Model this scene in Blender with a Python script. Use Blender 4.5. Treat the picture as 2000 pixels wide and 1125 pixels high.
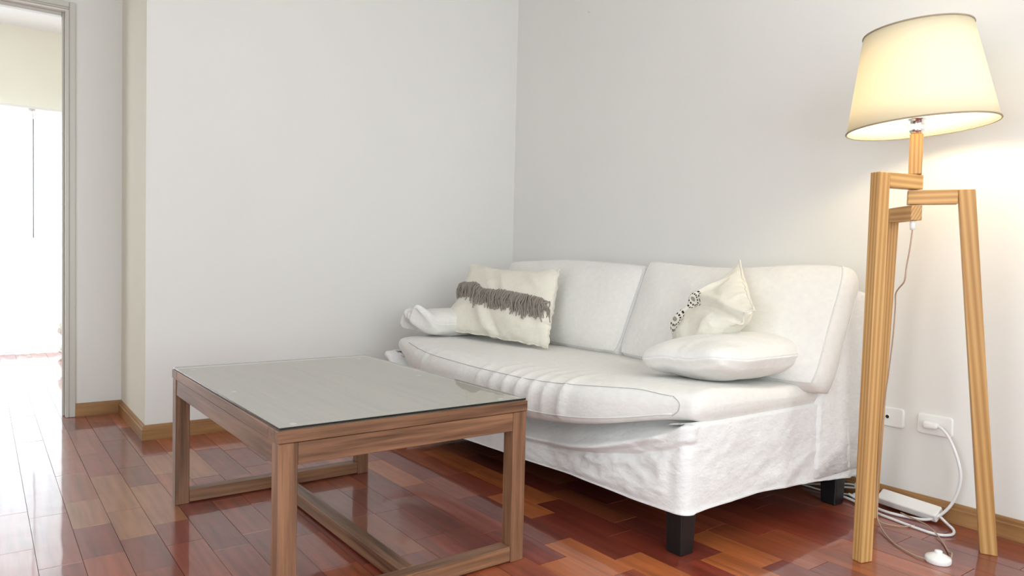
import bpy, bmesh, math, random
from mathutils import Vector, Matrix, noise

for o in list(bpy.data.objects): bpy.data.objects.remove(o, do_unlink=True)
S = bpy.context.scene
COL = S.collection
PI = math.pi
random.seed(7)

# ------------------------------------------------------------------ camera
F_PX, YAW, PITCH, ROLL = 1401.08, 53.407, 2.191, 1.364
CAM = Vector((-2.675, -3.6047, 0.86))
_y, _p, _r = (math.radians(a) for a in (YAW, PITCH, ROLL))
FWD = Vector((math.cos(_y)*math.cos(_p), math.sin(_y)*math.cos(_p), -math.sin(_p)))
_rt = FWD.cross(Vector((0, 0, 1))).normalized(); _up = _rt.cross(FWD)
RT = _rt*math.cos(_r) + _up*math.sin(_r); UP = _up*math.cos(_r) - _rt*math.sin(_r)
cd = bpy.data.cameras.new('camera'); cam = bpy.data.objects.new('camera', cd); COL.objects.link(cam)
cd.sensor_width = 36; cd.sensor_fit = 'HORIZONTAL'; cd.lens = F_PX/2000*36; cd.clip_start = .02
cam.matrix_world = Matrix((( RT.x, UP.x, -FWD.x, CAM.x), (RT.y, UP.y, -FWD.y, CAM.y), (RT.z, UP.z, -FWD.z, CAM.z), (0, 0, 0, 1)))
S.camera = cam

# ------------------------------------------------------------------ sky, daylight, exposure
W = bpy.data.worlds.new('sky'); S.world = W; W.use_nodes = True
bg = W.node_tree.nodes['Background']; bg.inputs[0].default_value = (.90, .96, 1.0, 1); bg.inputs[1].default_value = 5.0
def portal(name, loc, rot, sx, sy):
    l = bpy.data.lights.new(name, 'AREA'); l.shape = 'RECTANGLE'; l.size = sx; l.size_y = sy
    l.cycles.is_portal = True
    o = bpy.data.objects.new(name, l); COL.objects.link(o); o.location = loc; o.rotation_euler = rot
portal('daylight_rear_window', (-2.1, -5.0, 1.4), (PI/2, 0, 0), 3.0, 2.0)
portal('daylight_side_window', (-4.4, -3.3, 1.3), (0, -PI/2, 0), 2.0, 2.0)
portal('daylight_added_next_room_window', (-4.4, 2.3, 1.3), (0, -PI/2, 0), 2.0, 1.4)  # portal for the unseen opening added to brighten the next room
portal('daylight_far_window', (-2.45, 3.5, 1.0), (-PI/2, 0, 0), 2.5, 2.0)
BULB = 120.0
S.view_settings.view_transform = 'Standard'; S.view_settings.look = 'None'
S.view_settings.exposure = 0.1; S.view_settings.gamma = 1.0; S.view_settings.use_curve_mapping = False

# ------------------------------------------------------------------ materials
def new_mat(name):
    m = bpy.data.materials.new(name); m.use_nodes = True
    nt = m.node_tree; nt.nodes.clear()
    out = nt.nodes.new('ShaderNodeOutputMaterial'); b = nt.nodes.new('ShaderNodeBsdfPrincipled')
    nt.links.new(b.outputs[0], out.inputs[0])
    return m, nt, b, out
def nd(nt, t, **kw):
    n = nt.nodes.new(t)
    for k, v in kw.items():
        if k.startswith('i_'):
            k = k[2:]; k = int(k) if k.isdigit() else k.replace('_', ' ')
            n.inputs[k].default_value = v
        else: setattr(n, k, v)
    return n
def c4(c): return (c[0], c[1], c[2], 1)
def mapping(nt, src, scale, rot=(0, 0, 0)):
    mp = nd(nt, 'ShaderNodeMapping'); mp.inputs['Scale'].default_value = scale; mp.inputs['Rotation'].default_value = rot
    nt.links.new(src, mp.inputs[0]); return mp.outputs[0]
def ramp(nt, fac, stops):
    r = nd(nt, 'ShaderNodeValToRGB'); e = r.color_ramp.elements
    e[0].position, e[0].color = stops[0][0], c4(stops[0][1]); e[1].position, e[1].color = stops[-1][0], c4(stops[-1][1])
    for p, c in stops[1:-1]: k = e.new(p); k.color = c4(c)
    nt.links.new(fac, r.inputs[0]); return r.outputs[0]
def bump(nt, b, h, strength, dist, prev=None):
    n = nd(nt, 'ShaderNodeBump'); n.inputs['Strength'].default_value = strength; n.inputs['Distance'].default_value = dist
    nt.links.new(h, n.inputs['Height'])
    if prev: nt.links.new(prev, n.inputs['Normal'])
    nt.links.new(n.outputs[0], b.inputs['Normal']); return n.outputs[0]
def plain(name, col, rough=.5, metal=0, spec=.5):
    m, nt, b, o = new_mat(name)
    b.inputs['Base Color'].default_value = c4(col); b.inputs['Roughness'].default_value = rough; b.inputs['Metallic'].default_value = metal
    b.inputs['Specular IOR Level'].default_value = spec
    return m
def noise_tex(nt, vec, scale, detail=3, rough=.55):
    n = nd(nt, 'ShaderNodeTexNoise'); n.inputs['Scale'].default_value = scale; n.inputs['Detail'].default_value = detail; n.inputs['Roughness'].default_value = rough
    nt.links.new(vec, n.inputs['Vector']); return n.outputs['Fac']
def paint(name, col):
    m, nt, b, o = new_mat(name)
    g = nd(nt, 'ShaderNodeNewGeometry').outputs['Position']
    n1 = noise_tex(nt, g, 1.3, 2); n2 = noise_tex(nt, g, 60, 3); n3 = noise_tex(nt, g, 5, 2)
    d = [c*.975 for c in col]
    nt.links.new(ramp(nt, n1, [(.3, d), (.7, col)]), b.inputs['Base Color'])
    b.inputs['Roughness'].default_value = .55; b.inputs['Specular IOR Level'].default_value = .35
    q = bump(nt, b, n3, .12, .004); bump(nt, b, n2, .10, .0012, q)
    return m
def fabric(name, col, wr=.5, weave=900, trans=0):
    m, nt, b, o = new_mat(name)
    g = nd(nt, 'ShaderNodeNewGeometry').outputs['Position']
    n1 = noise_tex(nt, mapping(nt, g, (9, 9, 16)), 1, 4, .6)
    n2 = noise_tex(nt, g, weave, 1); n3 = noise_tex(nt, g, 45, 3)
    nt.links.new(ramp(nt, n3, [(.3, [c*.95 for c in col]), (.7, col)]), b.inputs['Base Color'])
    b.inputs['Roughness'].default_value = .92; b.inputs['Specular IOR Level'].default_value = .15
    b.inputs['Sheen Weight'].default_value = .15
    q = bump(nt, b, n1, wr, .012); q = bump(nt, b, n3, .25*wr, .004, q); bump(nt, b, n2, .15, .0006, q)
    return m
def beam_wood(name, dark, light, scale=(38, 38, 1.6), rough=.5, stripes=True, contrast=(.3, .72)):
    """wood whose grain runs along the piece's own Z axis"""
    m, nt, b, o = new_mat(name)
    t = nd(nt, 'ShaderNodeTexCoord').outputs['Object']; oi = nd(nt, 'ShaderNodeObjectInfo')
    add = nd(nt, 'ShaderNodeVectorMath', operation='ADD'); sc = nd(nt, 'ShaderNodeVectorMath', operation='SCALE'); sc.inputs['Scale'].default_value = 7.0
    cmb = nd(nt, 'ShaderNodeCombineXYZ'); [nt.links.new(oi.outputs['Random'], cmb.inputs[i]) for i in range(3)]
    nt.links.new(cmb.outputs[0], sc.inputs[0]); nt.links.new(t, add.inputs[0]); nt.links.new(sc.outputs[0], add.inputs[1])
    v = add.outputs[0]
    wob = noise_tex(nt, mapping(nt, v, (6, 6, 2.2)), 1, 2)
    n = noise_tex(nt, mapping(nt, v, scale), 1, 5, .6)
    if stripes:
        w = nd(nt, 'ShaderNodeTexWave', wave_type='BANDS', bands_direction='DIAGONAL'); w.inputs['Scale'].default_value = 62; w.inputs['Distortion'].default_value = 2.2
        w.inputs['Detail'].default_value = 2; w.inputs['Detail Scale'].default_value = .6
        nt.links.new(mapping(nt, v, (1, .55, .012)), w.inputs['Vector'])
        mx = nd(nt, 'ShaderNodeMix'); mx.inputs[0].default_value = .5
        nt.links.new(n, mx.inputs[2]); nt.links.new(w.outputs['Fac'], mx.inputs[3]); n = mx.outputs[0]
    m2 = nd(nt, 'ShaderNodeMix'); m2.inputs[0].default_value = .3; nt.links.new(n, m2.inputs[2]); nt.links.new(wob, m2.inputs[3])
    fac = m2.outputs[0]
    mid = [(a+c)/2 for a, c in zip(dark, light)]
    nt.links.new(ramp(nt, fac, [(contrast[0], dark), (.5, mid), (contrast[1], light)]), b.inputs['Base Color'])
    b.inputs['Roughness'].default_value = rough; b.inputs['Specular IOR Level'].default_value = .4
    bump(nt, b, n, .12, .0015)
    return m
def floor_mat(name, use_attr):
    m, nt, b, o = new_mat(name)
    pos = nd(nt, 'ShaderNodeNewGeometry').outputs['Position']; oi = nd(nt, 'ShaderNodeObjectInfo')
    if use_attr:
        at = nd(nt, 'ShaderNodeVertexColor'); at.layer_name = 'Col'; colr = at.outputs[0]
    else: colr = oi.outputs['Color']
    add = nd(nt, 'ShaderNodeVectorMath', operation='ADD'); cmb = nd(nt, 'ShaderNodeCombineXYZ')
    mu = nd(nt, 'ShaderNodeMath', operation='MULTIPLY'); mu.inputs[1].default_value = 31.0; nt.links.new(oi.outputs['Random'], mu.inputs[0])
    nt.links.new(mu.outputs[0], cmb.inputs[1]); nt.links.new(pos, add.inputs[0]); nt.links.new(cmb.outputs[0], add.inputs[1])
    n = noise_tex(nt, mapping(nt, add.outputs[0], (48, 2.6, 1)), 1, 3, .5)
    n2 = noise_tex(nt, mapping(nt, add.outputs[0], (14, 2.0, 1)), 1, 3)
    mxn = nd(nt, 'ShaderNodeMix'); mxn.inputs[0].default_value = .45; nt.links.new(n, mxn.inputs[2]); nt.links.new(n2, mxn.inputs[3])
    sh = ramp(nt, mxn.outputs[0], [(.32, (.58, .54, .52)), (.5, (.98, .96, .94)), (.68, (1.3, 1.3, 1.3))])
    mul = nd(nt, 'ShaderNodeMix', data_type='RGBA', blend_type='MULTIPLY'); mul.inputs[0].default_value = 1
    nt.links.new(colr, mul.inputs[6]); nt.links.new(sh, mul.inputs[7]); nt.links.new(mul.outputs[2], b.inputs['Base Color'])
    b.inputs['Specular IOR Level'].default_value = .5; b.inputs['Coat Weight'].default_value = .75; b.inputs['Coat Roughness'].default_value = .05; b.inputs['Coat IOR'].default_value = 1.5
    r1 = noise_tex(nt, pos, 9, 4, .65)
    nt.links.new(ramp(nt, r1, [(.35, (.30,)*3), (.7, (.36,)*3)]), b.inputs['Roughness'])
    lo = noise_tex(nt, mapping(nt, pos, (9, 6, 1)), 1, 2)
    q = bump(nt, b, lo, .12, .004)
    nt.links.new(q, b.inputs['Coat Normal'])
    return m
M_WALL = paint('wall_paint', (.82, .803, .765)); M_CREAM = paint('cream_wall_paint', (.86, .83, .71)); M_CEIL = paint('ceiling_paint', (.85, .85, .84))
M_TRIM = plain('door_trim_paint', (.62, .60, .54), .4)
M_BASE = beam_wood('baseboard_wood', (.20, .088, .03), (.46, .25, .10), (30, 30, 2), .4, False)
M_WALNUT = beam_wood('table_walnut', (.075, .032, .017), (.32, .160, .085), (60, 60, 2.6), .36, False, (.34, .66))
M_PINE = beam_wood('lamp_pine', (.36, .165, .045), (.66, .40, .155), (30, 30, 1.2), .45, True, (.15, .8))
M_COVER = fabric('white_cotton', (.83, .825, .81), .9)
M_CUSH = fabric('white_cotton_cushion', (.83, .81, .765), .5)
M_CREAMCLOTH = fabric('cream_cotton', (.80, .76, .655), .6, 500)
M_SEAM = plain('seam_thread', (.50, .49, .475), .9)
M_PIPE = plain('cotton_piping', (.76, .75, .73), .9)
M_FRINGE = fabric('grey_yarn', (.33, .285, .245), .2, 300)
M_BLACK = plain('black_lacquer', (.006, .006, .007), .4)
M_DARK = plain('black_undershade_lining', (.01, .01, .01), .9)
M_PLASTIC = plain('white_plastic', (.88, .87, .84), .3)
M_CORD = plain('white_cable', (.82, .82, .82), .35)
M_CHROME = plain('chrome', (.75, .75, .76), .12, 1)
M_LCORD = plain('brown_lamp_cord', (.46, .30, .20), .3)
M_HOLE = plain('socket_hole', (.01, .01, .01), .6)
M_TAPE = plain('rim_tape', (.36, .29, .20), .8)
M_FLOOR = floor_mat('plank_wood', False); M_FLOORS = floor_mat('plank_wood_far', True)
M_GAP = plain('floor_joint', (.03, .012, .008), .8)
def make_glass(name, ior, tint, rough=.0, reflect_haze=0):
    m, nt, b, out = new_mat(name); nt.nodes.remove(b)
    g = nd(nt, 'ShaderNodeBsdfGlossy'); g.inputs['Roughness'].default_value = rough; g.inputs['Color'].default_value = (1, 1, 1, 1)
    t = nd(nt, 'ShaderNodeBsdfTransparent'); t.inputs[0].default_value = c4(tint)
    f = nd(nt, 'ShaderNodeFresnel'); f.inputs[0].default_value = ior
    bf = nd(nt, 'ShaderNodeNewGeometry').outputs['Backfacing']; inv = nd(nt, 'ShaderNodeMath', operation='SUBTRACT'); inv.inputs[0].default_value = 1; nt.links.new(bf, inv.inputs[1])
    mu = nd(nt, 'ShaderNodeMath', operation='MULTIPLY'); nt.links.new(f.outputs[0], mu.inputs[0]); nt.links.new(inv.outputs[0], mu.inputs[1])
    mx = nd(nt, 'ShaderNodeMixShader'); nt.links.new(mu.outputs[0], mx.inputs[0]); nt.links.new(t.outputs[0], mx.inputs[1]); nt.links.new(g.outputs[0], mx.inputs[2])
    last = mx.outputs[0]
    if reflect_haze:
        df = nd(nt, 'ShaderNodeBsdfDiffuse'); df.inputs[0].default_value = (.84, .86, .78, 1); m4 = nd(nt, 'ShaderNodeMixShader'); nt.links.new(inv.outputs[0], m4.inputs[0])  # pale haze put in the glass colour, standing for bright reflection
        fm = nd(nt, 'ShaderNodeMath', operation='MULTIPLY'); fm.inputs[1].default_value = reflect_haze; nt.links.new(inv.outputs[0], fm.inputs[0]); nt.links.new(fm.outputs[0], m4.inputs[0])
        nt.links.new(last, m4.inputs[1]); nt.links.new(df.outputs[0], m4.inputs[2]); last = m4.outputs[0]
    nt.links.new(last, out.inputs[0]); return m
M_GLASS = make_glass('table_glass', 3.0, (.97, .99, .975), .02, .28); M_GEDGE = plain('dark_glass_edge', (.012, .018, .016), .1)
M_PANE = make_glass('window_glass', 1.45, (.97, .98, .98))
def make_translucent(name, col, tw, transp=0.0):
    m, nt, b, out = new_mat(name); nt.nodes.remove(b)
    d = nd(nt, 'ShaderNodeBsdfDiffuse'); d.inputs[0].default_value = c4(col)
    t = nd(nt, 'ShaderNodeBsdfTranslucent'); t.inputs[0].default_value = c4(col)
    mx = nd(nt, 'ShaderNodeMixShader'); mx.inputs[0].default_value = tw
    nt.links.new(d.outputs[0], mx.inputs[1]); nt.links.new(t.outputs[0], mx.inputs[2]); last = mx.outputs[0]
    if transp:
        tr = nd(nt, 'ShaderNodeBsdfTransparent'); m3 = nd(nt, 'ShaderNodeMixShader'); m3.inputs[0].default_value = transp
        nt.links.new(last, m3.inputs[1]); nt.links.new(tr.outputs[0], m3.inputs[2]); last = m3.outputs[0]
    nt.links.new(last, out.inputs[0]); return m
M_SHADE = make_translucent('shade_linen', (.87, .79, .60), .26); M_LINING = make_translucent('shade_lining', (.92, .91, .88), .30)
M_SHEER = make_translucent('sheer_curtain', (.92, .94, .95), .6, .28)
def make_emit(name, col, s):
    m, nt, b, out = new_mat(name)
    b.inputs['Base Color'].default_value = (1, 1, 1, 1); b.inputs['Emission Color'].default_value = c4(col); b.inputs['Emission Strength'].default_value = s
    return m
M_BULB = make_emit('lit_bulb', (1.0, .80, .50), BULB)

# ------------------------------------------------------------------ object helpers
def link(name, me, mat, parent=None, smooth=False, mw=None):
    if mat: me.materials.append(mat)
    if smooth:
        for f in me.polygons: f.use_smooth = True
    o = bpy.data.objects.new(name, me); COL.objects.link(o)
    if mw is not None: o.matrix_world = mw
    if parent: o.parent = parent; o.matrix_parent_inverse = Matrix()
    return o
def mesh(name, vs, fs, mat, parent=None, smooth=False, mw=None):
    me = bpy.data.meshes.new(name); me.from_pydata([tuple(v) for v in vs], [], fs); me.update()
    return link(name, me, mat, parent, smooth, mw)
def from_bm(name, bm, mat, parent=None, smooth=False, mw=None):
    me = bpy.data.meshes.new(name); bmesh.ops.recalc_face_normals(bm, faces=bm.faces); bm.to_mesh(me); bm.free()
    return link(name, me, mat, parent, smooth, mw)
def bbox(bm, lo, hi, bev=0, seg=2):
    lo, hi = Vector(lo), Vector(hi)
    r = bmesh.ops.create_cube(bm, size=1, matrix=Matrix.Translation((lo+hi)/2) @ Matrix.Diagonal((*(hi-lo), 1)))
    if bev: bmesh.ops.bevel(bm, geom=list({e for v in r['verts'] for e in v.link_edges}), offset=bev, segments=seg, affect='EDGES', profile=.6)
def box(name, lo, hi, mat, parent=None, bev=0, seg=2):
    bm = bmesh.new(); bbox(bm, lo, hi, bev, seg); return from_bm(name, bm, mat, parent, False)
def thing(name, loc, label, cat, group=None):
    o = bpy.data.objects.new(name, None); COL.objects.link(o); o.location = loc; o.empty_display_size = .05
    tag(o, label, cat, group); return o
def tag(o, label=None, cat=None, group=None, kind=None):
    if label: o['label'] = label
    if cat: o['category'] = cat
    if group: o['group'] = group
    if kind: o['kind'] = kind
    return o
def P(o, root):
    """parent o to root keeping its world place"""
    bpy.context.view_layer.update()
    mw = o.matrix_world.copy(); o.parent = root; o.matrix_parent_inverse = root.matrix_world.inverted(); o.matrix_world = mw
    return o
def beam(name, a, b, w, d, side, mat, root=None, bev=.002, skew=None):
    """square timber from a to b; local Z along it; side = direction of its width w"""
    a, b = Vector(a), Vector(b); z = (b-a).normalized(); s = Vector(side); s = (s - z*s.dot(z)).normalized(); t = z.cross(s)
    L = (b-a).length
    bm = bmesh.new(); bbox(bm, (-w/2, -d/2, 0), (w/2, d/2, L), bev, 1)
    mw = Matrix(((s.x, t.x, z.x, a.x), (s.y, t.y, z.y, a.y), (s.z, t.z, z.z, a.z), (0, 0, 0, 1)))
    o = from_bm(name, bm, mat, None, False, mw)
    return P(o, root) if root else o
def catmull(pts, n=8, closed=False):
    pts = [Vector(p) for p in pts]; out = []; N = len(pts)
    rng = range(N) if closed else range(N-1)
    for i in rng:
        g = (lambda k: pts[k % N]) if closed else (lambda k: pts[max(0, min(N-1, k))])
        p0, p1, p2, p3 = g(i-1), g(i), g(i+1), g(i+2)
        for j in range(n):
            t = j/n
            out.append(.5*((2*p1) + (p2-p0)*t + (2*p0-5*p1+4*p2-p3)*t*t + (3*p1-p0-3*p2+p3)*t*t*t))
    if not closed: out.append(pts[-1])
    return out
def tube(name, pts, r, mat, root=None, sides=8, n=8, closed=False, raw=False):
    pts = [Vector(p) for p in pts] if raw else catmull(pts, n, closed)
    vs, fs = [], []; N = len(pts); ref = Vector((0, 0, 1)); prev = None
    for i, p in enumerate(pts):
        a = pts[(i-1) % N] if closed else pts[max(0, i-1)]; b = pts[(i+1) % N] if closed else pts[min(N-1, i+1)]
        t = (b-a).normalized() if (b-a).length > 1e-9 else Vector((0, 0, 1))
        if prev is None: s = t.orthogonal().normalized()
        else: s = (prev - t*prev.dot(t)); s = s.normalized() if s.length > 1e-6 else t.orthogonal().normalized()
        prev = s; q = t.cross(s)
        for k in range(sides): a_ = 2*PI*k/sides; vs.append(p + (s*math.cos(a_)+q*math.sin(a_))*r)
    for i in range(N if closed else N-1):
        j = (i+1) % N
        for k in range(sides): l = (k+1) % sides; fs.append((i*sides+k, i*sides+l, j*sides+l, j*sides+k))
    if not closed: fs.append(tuple(range(sides-1, -1, -1))); fs.append(tuple((N-1)*sides+k for k in range(sides)))
    o = mesh(name, vs, fs, mat, None, True)
    return P(o, root) if root else o
def lathe(name, prof, mat, mw, root=None, n=48, smooth=True, close=False):
    vs, fs = [], []
    for r, z in prof:
        for k in range(n): a = 2*PI*k/n; vs.append((r*math.cos(a), r*math.sin(a), z))
    for i in range(len(prof)-1):
        for k in range(n): l = (k+1) % n; fs.append((i*n+k, i*n+l, (i+1)*n+l, (i+1)*n+k))
    if close: fs.append(tuple(range(n-1, -1, -1))); fs.append(tuple((len(prof)-1)*n+k for k in range(n)))
    o = mesh(name, vs, fs, mat, None, smooth, mw)
    return P(o, root) if root else o
def sm(a, b, x):
    t = max(0., min(1., (x-a)/(b-a))); return t*t*(3-2*t)
def structure(o): o['kind'] = 'structure'; return o

# ------------------------------------------------------------------ room shell
CEIL = 2.65; XL = -4.4; YR = -5.0; LX = -2.0707; DY = .6894; YF = 3.5
def wall(name, boxes, mat):
    bm = bmesh.new()
    for lo, hi in boxes: bbox(bm, lo, hi)
    return structure(from_bm(name, bm, mat))
wall('wall_right', [((0, YR, 0), (.12, .12, CEIL))], M_WALL)
wall('wall_left', [((LX+.002, 0, 0), (0, .12, CEIL))], M_WALL)
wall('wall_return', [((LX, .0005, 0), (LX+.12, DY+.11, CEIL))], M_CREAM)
DX0, DX1, DH = -3.16, -2.315, 2.062
wall('wall_doorway', [((DX1, DY, 0), (LX, DY+.11, CEIL)), ((XL, DY, 0), (DX0, DY+.11, CEIL)), ((DX0, DY, DH), (DX1, DY+.11, CEIL))], M_WALL)
def wall_x(name, x0, x1, y0, y1, holes, mat):
    bx_ = []; y = y0
    for a, b, za, zb in holes:
        bx_ += [((x0, y, 0), (x1, a, CEIL)), ((x0, a, 0), (x1, b, za)), ((x0, a, zb), (x1, b, CEIL))]; y = b
    return wall(name, bx_+[((x0, y, 0), (x1, y1, CEIL))], mat)
wall_x('wall_side', XL-.12, XL, YR, YF+.12, [(-4.3, -2.3, .3, 2.3), (1.6, 3.0, .3, 2.3)], M_WALL)  # second opening is added, only to let more light into the next room
WX0, WX1, WZ0, WZ1 = -3.6, -.6, .4, 2.4
wall('wall_rear', [((XL, YR-.12, 0), (WX0, YR, CEIL)), ((WX1, YR-.12, 0), (.12, YR, CEIL)), ((WX0, YR-.12, WZ1), (WX1, YR, CEIL)), ((WX0, YR-.12, 0), (WX1, YR, WZ0))], M_WALL)
FX0, FX1, FZ1 = -3.7, -1.2, 2.0
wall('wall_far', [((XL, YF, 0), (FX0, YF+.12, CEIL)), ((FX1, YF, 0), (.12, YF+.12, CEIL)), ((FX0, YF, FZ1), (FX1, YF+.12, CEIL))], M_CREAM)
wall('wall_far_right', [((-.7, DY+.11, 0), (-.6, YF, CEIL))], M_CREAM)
structure(box('ceiling', (XL-.12, YR-.12, CEIL), (.12, YF+.12, CEIL+.1), M_CEIL))
def window(name, x0, x1, y, z0, z1, nx, turn=None):
    root = structure(thing(name, ((x0+x1)/2, y, z0), None, None))
    bm = bmesh.new(); t = .05
    bbox(bm, (x0, y-.03, z0), (x1, y+.03, z0+t)); bbox(bm, (x0, y-.03, z1-t), (x1, y+.03, z1))
    for k in range(nx+1):
        xx = x0 + (x1-x0)*k/nx; a = max(x0, xx-t/2); b = min(x1, xx+t/2)
        bbox(bm, (a, y-.028, z0+t), (b, y+.028, z1-t))
    P(from_bm('window_frame', bm, M_PLASTIC), root)
    for k in range(nx):
        xa = x0 + (x1-x0)*k/nx; P(box('pane', (xa+.02, y-.003, z0+.02), (xa+(x1-x0)/nx-.02, y+.003, z1-.02), M_PANE), root)
    if turn:
        root.location = turn[0]; root.rotation_euler = (0, 0, PI/2)
window('window_1', FX0, FX1, YF+.06, 0.0, FZ1, 3)
window('window_2', WX0, WX1, YR-.06, WZ0, WZ1, 3)
window('window_3', -1.0, 1.0, 0, .3, 2.3, 2, [(XL-.06, -3.3, .3)])
window('added_window_4', -.7, .7, 0, .3, 2.3, 2, [(XL-.06, 2.3, .3)])  # unseen extra window, added for more light in the next room
# door frame: casing on this face of the wall, jamb lining with a stop
tr = structure(thing('trim_1', (DX1, DY, 0), None, None))
def casing(x0, x1, z0, z1):
    bm = bmesh.new(); bbox(bm, (x0, DY-.016, z0), (x1, DY-.0005, z1), .003, 1); return P(from_bm('casing', bm, M_TRIM), tr)
casing(-2.309, -2.281, 0, 2.106); casing(DX0-.034, DX0-.006, 0, 2.106)
casing(DX0-.0055, -2.3095, 2.078, 2.106)
def jamb(lo, hi, n='jamb'): return P(box(n, lo, hi, M_TRIM, None, .002, 1), tr)
jamb((-2.325, DY-.012, 0), (-2.3092, DY+.118, DH)); jamb((DX0, DY-.012, 0), (DX0+.012, DY+.118, DH)); jamb((DX0, DY-.012, DH-.012+.02), (-2.3095, DY+.118, DH+.016), 'door_head')
jamb((-2.335, DY+.045, 0), (-2.3255, DY+.085, DH), 'door_stop'); jamb((DX0+.013, DY+.045, DH-.016), (-2.3365, DY+.085, DH+.007), 'door_stop')
# baseboards: moulded profile swept along each wall
BP = [(0, 0), (.015, 0), (.015, .048), (.0105, .052), (.0095, .060), (.006, .068), (0, .068)]
def baseboard(name, a, b, nrm, ma=0, mb=0):
    """a,b on the wall line; nrm into the room; ma/mb mitre: +1 outside corner, -1 inside"""
    a, b, nrm = Vector(a), Vector(b), Vector(nrm); d = (b-a).normalized(); L = (b-a).length; vs, fs = [], []
    # local Z runs along the board so that the grain does
    for off, z in BP: vs.append((off, z, -ma*off))
    for off, z in BP: vs.append((off, z, L+mb*off))
    n = len(BP)
    for i in range(n): j = (i+1) % n; fs.append((i, j, n+j, n+i))
    fs += [tuple(range(n-1, -1, -1)), tuple(range(n, 2*n))]
    up = Vector((0, 0, 1)); mw = Matrix(((nrm.x, up.x, d.x, a.x), (nrm.y, up.y, d.y, a.y), (nrm.z, up.z, d.z, .0), (0, 0, 0, 1)))
    me = bpy.data.meshes.new(name); me.from_pydata(vs, [], fs); bm = bmesh.new(); bm.from_mesh(me); bpy.data.meshes.remove(me)
    return structure(from_bm(name, bm, M_BASE, None, False, mw))
e = .0006
baseboard('baseboard_left', (LX-e, -e, 0), (-.0006, -e, 0), (0, -1, 0), 1, -1)
baseboard('baseboard_right', (-e, -.0006, 0), (-e, YR, 0), (-1, 0, 0), -1, 0)
baseboard('baseboard_return', (LX-e, DY-.0006, 0), (LX-e, -e, 0), (-1, 0, 0), -1, 1)
baseboard('baseboard_doorway', (-2.2805, DY-e, 0), (LX-e, DY-e, 0), (0, -1, 0), 0, -1)

# ------------------------------------------------------------------ floor of laid planks
floor = structure(box('floor', (XL, YR, -.05), (0, YF, -.004), M_GAP))
PITCHX, X0 = .1042, -2.5525
KNOWN = {-1: [-.278, -.807, -1.167], 0: [-.382, -.884, -1.338], 1: [-.782, -1.056], 2: [-.505, -.956, -1.229, -1.50], 3: [.055, -.438, -.704, -1.349],
         6: [-1.753], 8: [-1.788], 9: [-1.434, -1.706], 10: [-1.335], 11: [-.855, -1.232, -1.775, -2.055], 12: [-.741, -1.95], 13: [-1.492, -1.755, -2.15],
         14: [-.84, -1.65], 15: [-2.287, -2.335+.4], 17: [-2.504]}
ORANGE = [(11, -1.0), (14, -1.2), (13, -1.6), (12, -2.1), (11, -2.2), (13, -2.3), (15, -2.4), (16, -2.3)]
TAN = [(2, -1.1), (2, -.7), (3, -1.0), (4, -.3), (5, -.4), (1, -.9)]
DARKS = [(14, -1.9), (3, -.55), (15, -1.2), (12, -1.5), (13, -1.9), (10, -1.6)]
def plank_colour(k, yc, ya, yb):
    def hit(l): return any(kk == k and yb <= yy <= ya for kk, yy in l)
    if hit(ORANGE): return (.46, .135, .042)
    if hit(TAN): return (.36, .14, .06)
    if hit(DARKS): return (.20, .040, .023)
    base = random.choice([(.25, .047, .026), (.22, .040, .024), (.28, .056, .028), (.31, .072, .034), (.21, .044, .029), (.35, .09, .036)])
    j = random.uniform(.9, 1.12); return tuple(c*j for c in base)
planks = []
k = int(math.floor((XL-X0)/PITCHX))
while X0 + k*PITCHX < 0:
    xa, xb = max(X0+k*PITCHX, XL), min(X0+(k+1)*PITCHX, 0)
    if xb-xa > .02:
        cuts = sorted(KNOWN.get(k, []), reverse=True); ys = []
        y = YF if not cuts else cuts[0]
        up_ = []; yy = y
        while yy < YF-.05: yy += random.choice([.27, .36, .45, .36, .3, .5]); up_.append(min(yy, YF))
        ys = sorted(up_, reverse=True) + (cuts if cuts else [YF]); ys = sorted(set(ys), reverse=True)
        full = [ys[0]]
        for b_ in ys[1:]:
            while full[-1]-b_ > .62: full.append(full[-1]-random.choice([.27, .36, .45]))
            full.append(b_) if full[-1]-b_ > .12 or b_ in cuts else None
        while full[-1] > YR+.05: full.append(max(YR, full[-1]-random.choice([.27, .36, .45, .36, .3, .5])))
        for a_, b_ in zip(full, full[1:]):
            if a_-b_ > .03: planks.append((k, xa, xb, a_, b_))
    k += 1
def seen(pl):
    k, xa, xb, ya, yb = pl; best = None
    for f in (0, .5, 1):
        for xx in (xa, xb):
            d = Vector((xx, yb+(ya-yb)*f, 0))-CAM; w = d.dot(FWD)
            if w > .2 and abs(d.dot(RT)/w)*F_PX < 1010 and -580 < d.dot(UP)/w*F_PX:
                best = w if best is None else min(best, w)
    if best is not None and ya > .7 and not (xb > -2.62 and xa < -2.0): return None
    if best is not None and ya > .05 and ya <= .7 and xa > LX: return None
    return best
vis = sorted([(s, p) for p in planks if (s := seen(p)) is not None], key=lambda t: t[0])
single = set(p for s, p in vis[:300])
bm = bmesh.new(); bbox(bm, (-.5, -.5, -.004), (.5, .5, 0))
top = [e_ for e_ in bm.edges if all(v.co.z > -.001 for v in e_.verts)]
bmesh.ops.bevel(bm, geom=top, offset=.0014, segments=1, affect='EDGES')
PLANK = bpy.data.meshes.new('plank'); bm.to_mesh(PLANK); bm.free(); PLANK.materials.append(M_FLOOR)
vs, fs, cols = [], [], []
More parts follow.
